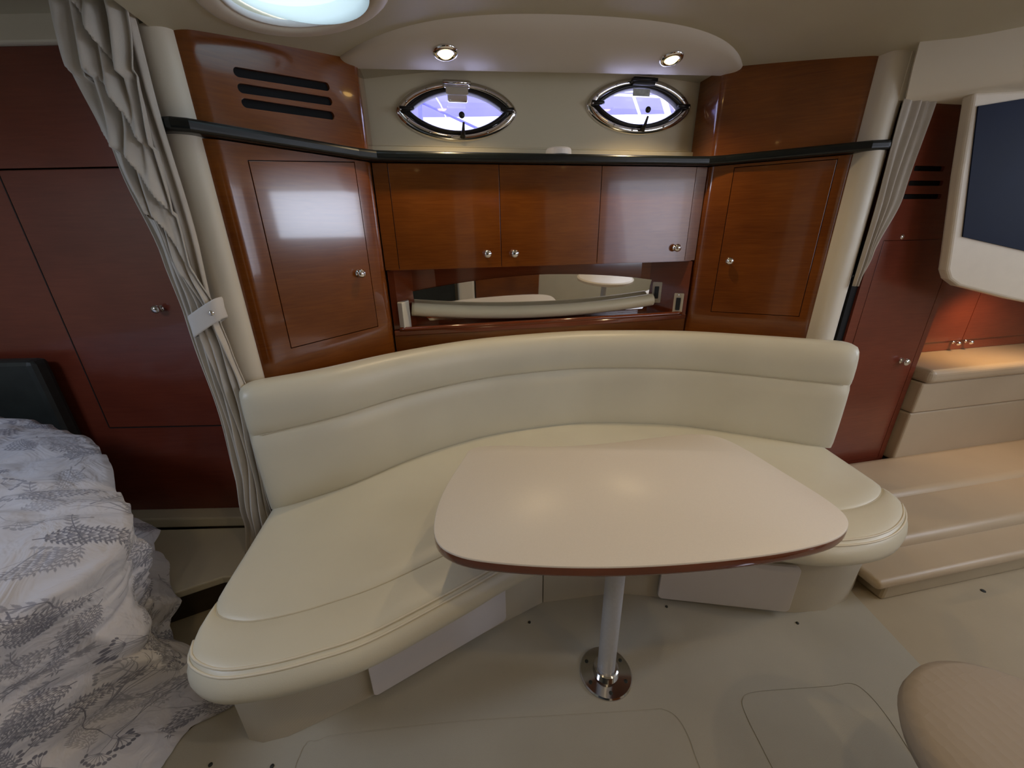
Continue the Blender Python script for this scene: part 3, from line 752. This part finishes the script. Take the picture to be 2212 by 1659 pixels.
# sunken lounge: plinth, puffy seat, back channels, ledge
lg = thing('lounge_seat', 'low cream lounge right of the settee with puffy channels and a warm lit top ledge', 'lounge', (2.3, -.8, 0))
obj('plinth', box(1.12, 3.19, -1.150, -.46, 0, .083), FLOORM, lg, bevel=.012)
def puff(x0, x1, y0, y1, z0, z1, r):
    return box(x0, x1, y0, y1, z0, z1)
o = obj('seat_roll', puff(1.045, 3.19, -1.168, -.99, .085, .130, .03), LOUNGE, lg, bevel=.020, segs=5, label='rounded front roll of the lounge'); shade(o, 60)
o = obj('seat_cushion', puff(1.255, 3.19, -1.03, -.76, .085, .168, .03), LOUNGE, lg, bevel=.035, segs=6); shade(o, 60)
o = obj('seat_cushion', puff(1.34, 3.19, -.80, -.47, .085, .186, .03), LOUNGE, lg, bevel=.05, segs=6); shade(o, 60)
BX = 1.995
obj('back_channel', box(BX, 3.19, -.50, -.30, .16, .470), LOUNGE, lg, bevel=.012, segs=3)
obj('back_channel', box(BX, 3.19, -.505, -.30, .473, .655), LOUNGE, lg, bevel=.012, segs=3)
obj('top_ledge', box(BX, 3.19, -.53, -.06, .655, .735), LOUNGE, lg, bevel=.03, segs=5)
# dark red cupboard behind the ledge, with two knobs
cb_ = thing('aft_cupboard', 'dark red cherry cupboard above the lit ledge, two small knobs side by side', 'cupboard', (2.6, .0, .74))
obj('body', box(1.99, 3.19, -.24, .165, .737, 2.0), WOOD_L, cb_)
for a, b, kx in ((2.02, 2.598, 2.555), (2.602, 3.17, 2.655)):
    d = obj('door', box(a, b, -.252, -.2405, .80, 1.90), WOOD_L, cb_, bevel=.002)
    knob(d, (kx - .02, -.252, .835 - .045), (0, -1, 0), r=.014)
light('lounge_lamp_light', 'SPOT', (2.5, -.56, 1.2), 10.0, (1.0, .62, .30), size=.03, direction=(.15, .25, -1), spot=2.2, blend=.9)
# cream surround with dark blue screen hanging above the lounge
e = Vector((.63, -.18)).normalized(); n = Vector((e.y, -e.x)); A = Vector((1.56, -.575))
sp = thing('screen_panel', 'cream surround panel with a dark blue screen at the right edge of the view', 'screen', (1.9, -.65, 1.1))
def slab(poly, d0, d1):
    return loft([[Vector((A.x + e.x*s + n.x*d, A.y + e.y*s + n.y*d, z)) for s, z in poly] for d in (d0, d1)])
poly = [(-.005, 1.955), (.052, 1.66), (.122, 1.34), (.135, 1.275), (.16, 1.235), (.21, 1.203), (.45, 1.142), (.85, 1.06), (1.3, 1.0), (1.3, 1.955)]
obj('surround', slab(poly, -.05, 0), LIDM, sp, bevel=.012, segs=3)
obj('screen', slab([(.025, 1.905), (.145, 1.417), (.43, 1.350), (1.2, 1.25), (1.2, 1.95), (.20, 1.925)], .001, .006), SCREEN, sp)

# round side table glimpsed in the mirror
rt = thing('side_table', 'round cream pedestal side table behind the photographer, seen in the mirror', 'table', (1.33, -1.98, 0))
obj('tabletop', lathe([(.29, .655), (.32, .665), (.325, .69), (.30, .70), (0, .70)], (1.33, -1.98, 0), n=48), LIDM, rt, smooth=False, bevel=.004)
obj('pole', lathe([(.03, .012), (.03, .655)], (1.33, -1.98, 0), n=20), ALU, rt)
obj('base_plate', lathe([(.12, 0), (.12, .012)], (1.33, -1.98, 0), n=32), STEEL, rt)

# round stool in the near right corner
sx, sy = .480, -1.822
sl = thing('stool', 'round upholstered stool with quilted cream top in the near right corner', 'stool', (sx, sy, .008))
obj('seat_pad', lathe([(.19, .415), (.216, .428), (.226, .455), (.222, .485), (.205, .498), (.12, .504), (0, .506)], (sx, sy, 0), n=56), STOOLM, sl, smooth=True)
obj('seat_board', lathe([(.16, .405), (.165, .425)], (sx, sy, 0), n=40), WOOD_D, sl)
obj('pole', lathe([(.03, .02), (.03, .405)], (sx, sy, 0), n=20), ALU, sl)
obj('base_plate', lathe([(.15, .008), (.15, .016), (.05, .022)], (sx, sy, 0), n=40), STEEL, sl)

# ------------------------------------------------------------------ left: forward locker wall, ledges, dark panel
e = Vector((-.46, .084)).normalized(); A = Vector((-1.50, -.228)); n = Vector((e.y, -e.x)) if e.y*0 else Vector((-.084, -.46)).normalized()
def lslab(s0, s1, z0, z1, d0, d1): return facebox(A, e, n, s0, s1, z0, z1, d0, d1)
fw = thing('forward_locker', 'cherry locker wall beyond the left curtain, its dim light put into the colour, with one knob on its door', 'locker', (-2.1, -.1, .205))
o = obj('body', lslab(-.02, 1.55, .205, 1.717, -.12, 0), WOOD_L, fw); cut(o, lslab(-.01, .645, .664, 1.73, -.012, .02))
o = obj('upper_panel', lslab(-.02, 1.55, 1.721, 2.075, -.12, .0), WOOD_L, fw)
d = obj('door', lslab(-.008, .642, .668, 1.714, -.010, -.0), WOOD_L, fw, bevel=.0015)
o = obj('door_gap', lslab(.6425, .6465, .668, 1.714, -.008, .0006), GAP, fw)
obj('door_gap', lslab(-.008, .642, .6625, .666, -.008, .0006), GAP, fw)
kp = A + e*.222
knob(d, (kp.x, kp.y, 1.206), (n.x, n.y, 0), r=.017)
obj('trim_ceiling', lslab(-.02, 1.6, 2.076, 2.16, -.12, .02), POSTM, kind=S, bevel=.008)
obj('trim_ledge', lslab(-.03, 1.6, .150, .204, -.12, .075), VINYL, kind=S, bevel=.008)
obj('forward_step', prism([(-1.42, -.30), (-1.42, -.62), (-1.577, -.60), (-1.772, -.66), (-2.2, -.72), (-2.4, -.15), (-1.60, -.29)], .115, .149), VINYL, bevel=.006, label='cream moulded step below the forward locker beside the berth', cat='step')
obj('step_shade_riser', prism([(-1.42, -.30), (-1.42, -.608), (-1.577, -.59), (-1.772, -.648), (-2.15, -.70), (-2.3, -.2)], .002, .1145), mat('riser_shade_brown', (.045, .032, .02), .8, noise_amt=.1), label='riser under the cream forward step, its shadow put in as dark brown', cat='riser')  # riser coloured dark to stand for the shade under the step
ps = A + e*.84
obj('dark_panel', facebox(A, e, n, .735, 1.4, .55, 1.02, .03, .10), CHAR, bevel=.02, label='charcoal panel at the far left edge above the berth', cat='panel')

# ------------------------------------------------------------------ berth with printed duvet
def print_image():
    n = 1536; rng = np.random.RandomState(5)
    img = np.ones((n, n, 3), np.float32); img[:] = (0.80, 0.80, 0.83)
    cov = np.zeros((n, n), np.float32)
    def disc(x, y, r, a):
        x0, x1 = int(max(0, x-r-2)), int(min(n, x+r+3)); y0, y1 = int(max(0, y-r-2)), int(min(n, y+r+3))
        if x0 >= x1 or y0 >= y1: return
        yy, xx = np.mgrid[y0:y1, x0:x1]
        m = np.clip(r + .6 - np.sqrt((xx-x)**2 + (yy-y)**2), 0, 1) * a
        cov[y0:y1, x0:x1] = np.maximum(cov[y0:y1, x0:x1], m)
    def stroke(x, y, ang, ln, w0, w1, bend, a):
        steps = max(3, int(ln / 2.2)); pts = []
        for i in range(steps):
            t = i/steps; disc(x, y, w0 + (w1-w0)*t, a); pts.append((x, y, ang))
            x += math.cos(ang)*ln/steps; y += math.sin(ang)*ln/steps; ang += bend/steps
        pts.append((x, y, ang)); return pts
    def leaf(x, y, ang, ln, a):
        for i in range(7):
            t = i/6; disc(x + math.cos(ang)*ln*t, y + math.sin(ang)*ln*t, ln*.12*math.sin(PI*min(1, t+.12)) + .4, a)
    for q in range(190):
        x, y = rng.rand()*n, rng.rand()*n; kind = (0, 0, 1, 1, 2, 3)[rng.randint(6)]; ang = rng.rand()*2*PI; a = .26 + .38*rng.rand(); ln = 120 + 150*rng.rand()
        P = stroke(x, y, ang, ln, 1.9, .9, rng.randn()*.8, a)
        m = len(P)
        if kind == 0:        # fern-like leaves
            for i in range(8, m, 9):
                px, py, pa = P[i]
                for s in (-1, 1):
                    Q = stroke(px, py, pa + s*.85, 62*(1.15 - i/m), 1.2, .6, -s*.5, a)
                    for qx, qy, qa in Q[3::6]: leaf(qx, qy, qa + s*.6, 17, a*.85); leaf(qx, qy, qa - s*.6, 17, a*.85)
        elif kind == 1:      # umbel with berries
            px, py, pa = P[-1]
            for k in range(-4, 5):
                Q = stroke(px, py, pa + k*.28, 42 + 8*rng.rand(), 1.1, .8, k*.06, a); disc(Q[-1][0], Q[-1][1], 6.5, a)
        elif kind == 2:      # grasses
            for k in range(6):
                stroke(x, y, ang + (k-2.5)*.14, ln*(.7+.5*rng.rand()), 1.8, .7, rng.randn()*.5, a*.8)
        else:                # broad leaves and flower
            for i in range(8, m, 9):
                px, py, pa = P[i]; leaf(px, py, pa + .7, 30, a*.55); leaf(px, py, pa - .7, 30, a*.55)
            px, py, pa = P[-1]
            for k in range(6): leaf(px, py, pa + k*PI/3, 17, a*.75)
    ink = np.array((0.22, 0.23, 0.30), np.float32)
    img = img * (1 - cov[..., None]) + ink * cov[..., None]
    im = bpy.data.images.new('botanical_print', n, n)
    px = np.ones((n, n, 4), np.float32); px[..., :3] = img
    im.pixels.foreach_set(px.ravel()); im.pack(); return im
DUV = bpy.data.materials.new('duvet_print'); DUV.use_nodes = True
nt = DUV.node_tree; p = nt.nodes['Principled BSDF']; ti = nt.nodes.new('ShaderNodeTexImage'); ti.image = print_image(); ti.extension = 'REPEAT'
tcd = nt.nodes.new('ShaderNodeTexCoord'); nzd = nt.nodes.new('ShaderNodeTexNoise'); nzd.inputs['Scale'].default_value = 9; nzd.inputs['Detail'].default_value = 3; nzd.inputs['Distortion'].default_value = 1.6
nt.links.new(tcd.outputs['Object'], nzd.inputs['Vector']); bmd = nt.nodes.new('ShaderNodeBump'); bmd.inputs['Strength'].default_value = .55; bmd.inputs['Distance'].default_value = .03
nt.links.new(nzd.outputs['Fac'], bmd.inputs['Height']); nt.links.new(bmd.outputs[0], p.inputs['Normal'])
nt.links.new(ti.outputs[0], p.inputs['Base Color']); p.inputs['Roughness'].default_value = .75; p.inputs['Sheen Weight'].default_value = .15

bd = thing('berth', 'forward berth under a white duvet printed with grey botanical sprigs', 'bed', (-2.5, -1.2, 0))
obj('mattress', prism([(-3.1, -.5), (-2.3, -.5), (-1.80, -.75), (-1.64, -1.0), (-1.78, -1.4), (-2.0, -2.2), (-3.1, -2.2)], .35, .66), VINYL, bd, bevel=.04)
obj('bed_base', prism([(-3.1, -.5), (-2.3, -.55), (-1.85, -.80), (-1.72, -1.05), (-1.85, -1.4), (-2.1, -2.2), (-3.1, -2.2)], .0, .35), FLOORM, bd)
rim = sampler([(-3.05, -.34, .93), (-2.75, -.32, .92), (-2.34, -.31, .895), (-2.14, -.35, .875), (-1.89, -.50, .825), (-1.70, -.70, .775), (-1.54, -.91, .735), (-1.54, -1.06, .715), (-1.66, -1.28, .71), (-1.74, -1.6, .71), (-1.9, -2.2, .71)])
foot = sampler([(-3.05, -.30, .5), (-2.75, -.28, .5), (-2.34, -.27, .45), (-2.1, -.36, .4), (-1.88, -.50, .3), (-1.74, -.74, .15), (-1.56, -.92, .05), (-1.40, -1.03, .02), (-1.50, -1.10, .015), (-1.58, -1.24, .015), (-1.72, -1.6, .015), (-1.85, -2.2, .015)])
ctrc = Vector((-2.75, -1.35, .93))
NS, NTT = 300, 150
bm = N(); uvl = bm.loops.layers.uv.new('UVMap'); grid = []
for i in range(NS + 1):
    s = i/NS; R0 = rim(s); F0 = foot(s); row = []
    inward = (ctrc - R0); inward.z = 0; il = inward.length; inward.normalize()
    for j in range(NTT + 1):
        t = j/NTT
        if t < .4:
            k = t/.4; d = 1 - k; p_ = R0.lerp(Vector((ctrc.x, ctrc.y, ctrc.z)), d)
            p_.z += .02*math.sin(PI*min(1, d*2)) - .06*(k**8)
        else:
            k = (t-.4)/.6
            p_ = R0.lerp(F0, k); p_.z = R0.z - .06 + (F0.z - R0.z + .06)*k
            out_ = -inward
            p_ -= out_ * (.045*math.sin(PI*min(1, k*1.1)))
        outn = -inward
        drape = max(0, min(1, (t-.36)/.2))
        q = Vector((s*13, t*3, 3.1)); q2 = Vector((s*30, t*18, 7.7)); q3 = Vector((s*9, t*9, 1.0))
        w = .045*noise.noise(q)*drape + .005*noise.noise(q2) + .018*noise.noise(q3)*(.4+.6*drape)
        ridge = abs(noise.noise(Vector((s*16 + t*2.2, t*5, 5.5)))); w -= .11*(.22 - min(.22, ridge))*(.35+.65*drape)
        rid2 = abs(noise.noise(Vector((s*8 - t*7, t*14 + s*10, 9.5)))); w -= .07*(.18 - min(.18, rid2))
        band = max(0, 1 - abs(t-.42)/.10); w += band*.004*math.sin(s*170 + 3*noise.noise(q)) + .02*drape*abs(noise.noise(Vector((s*38, t*2.5, 2.2))))
        fa = s*9 + (t-.4)*1.1 + .45*noise.noise(Vector((s*5, t*2, 8.8))); fa -= math.floor(fa); w += .05*drape*(fa**2.4 - .3)*min(1, (1-fa)*14)
        p_ = p_ + outn * (w*(.35+.65*drape)) + Vector((0, 0, w*(1-drape*.7)))
        if t > .9: p_ += outn * .05*((t-.9)/.1)**2
        p_.z = max(p_.z, .012)
        row.append((bm.verts.new(p_), s*2.7, (t*2.6 if t < .4 else 1.04 + (t-.4)*1.15)*.9))
    grid.append(row)
for i in range(NS):
    for j in range(NTT):
        q = [grid[i][j], grid[i+1][j], grid[i+1][j+1], grid[i][j+1]]
        try: f = bm.faces.new([x[0] for x in q])
        except ValueError: continue
        for lp, x in zip(f.loops, q): lp[uvl].uv = (x[1], x[2])
o = obj('duvet', bm, DUV, bd, smooth=True)

# ------------------------------------------------------------------ behind the photographer (seen only in the mirror and in reflections)
obj('galley_cabinet', box(-.1, .75, -3.09, -2.75, 0, 2.0), WOOD, bevel=.01, label='cherry galley cabinet standing against the wall behind the photographer', cat='cabinet')
obj('galley_post', box(-.32, -.12, -3.09, -2.70, 0, 2.15), POSTM, bevel=.03, label='cream post left of the galley cabinet behind the photographer', cat='post')
obj('dark_doorway_panel', box(-1.9, -.36, -3.09, -2.95, 0, 1.95), CHAR, bevel=.01, label='dark door panel behind the photographer', cat='panel')
obj('daylight_dimmer_pane', box(1.65, 2.75, -3.135, -3.115, 1.05, 2.1), pane('dimmer_tint', (.45, .45, .47), .05), label='added tinted pane dimming the daylight through the opening behind the photographer', cat='door')  # added pane, dims the daylight mirrored in the right cabinet door
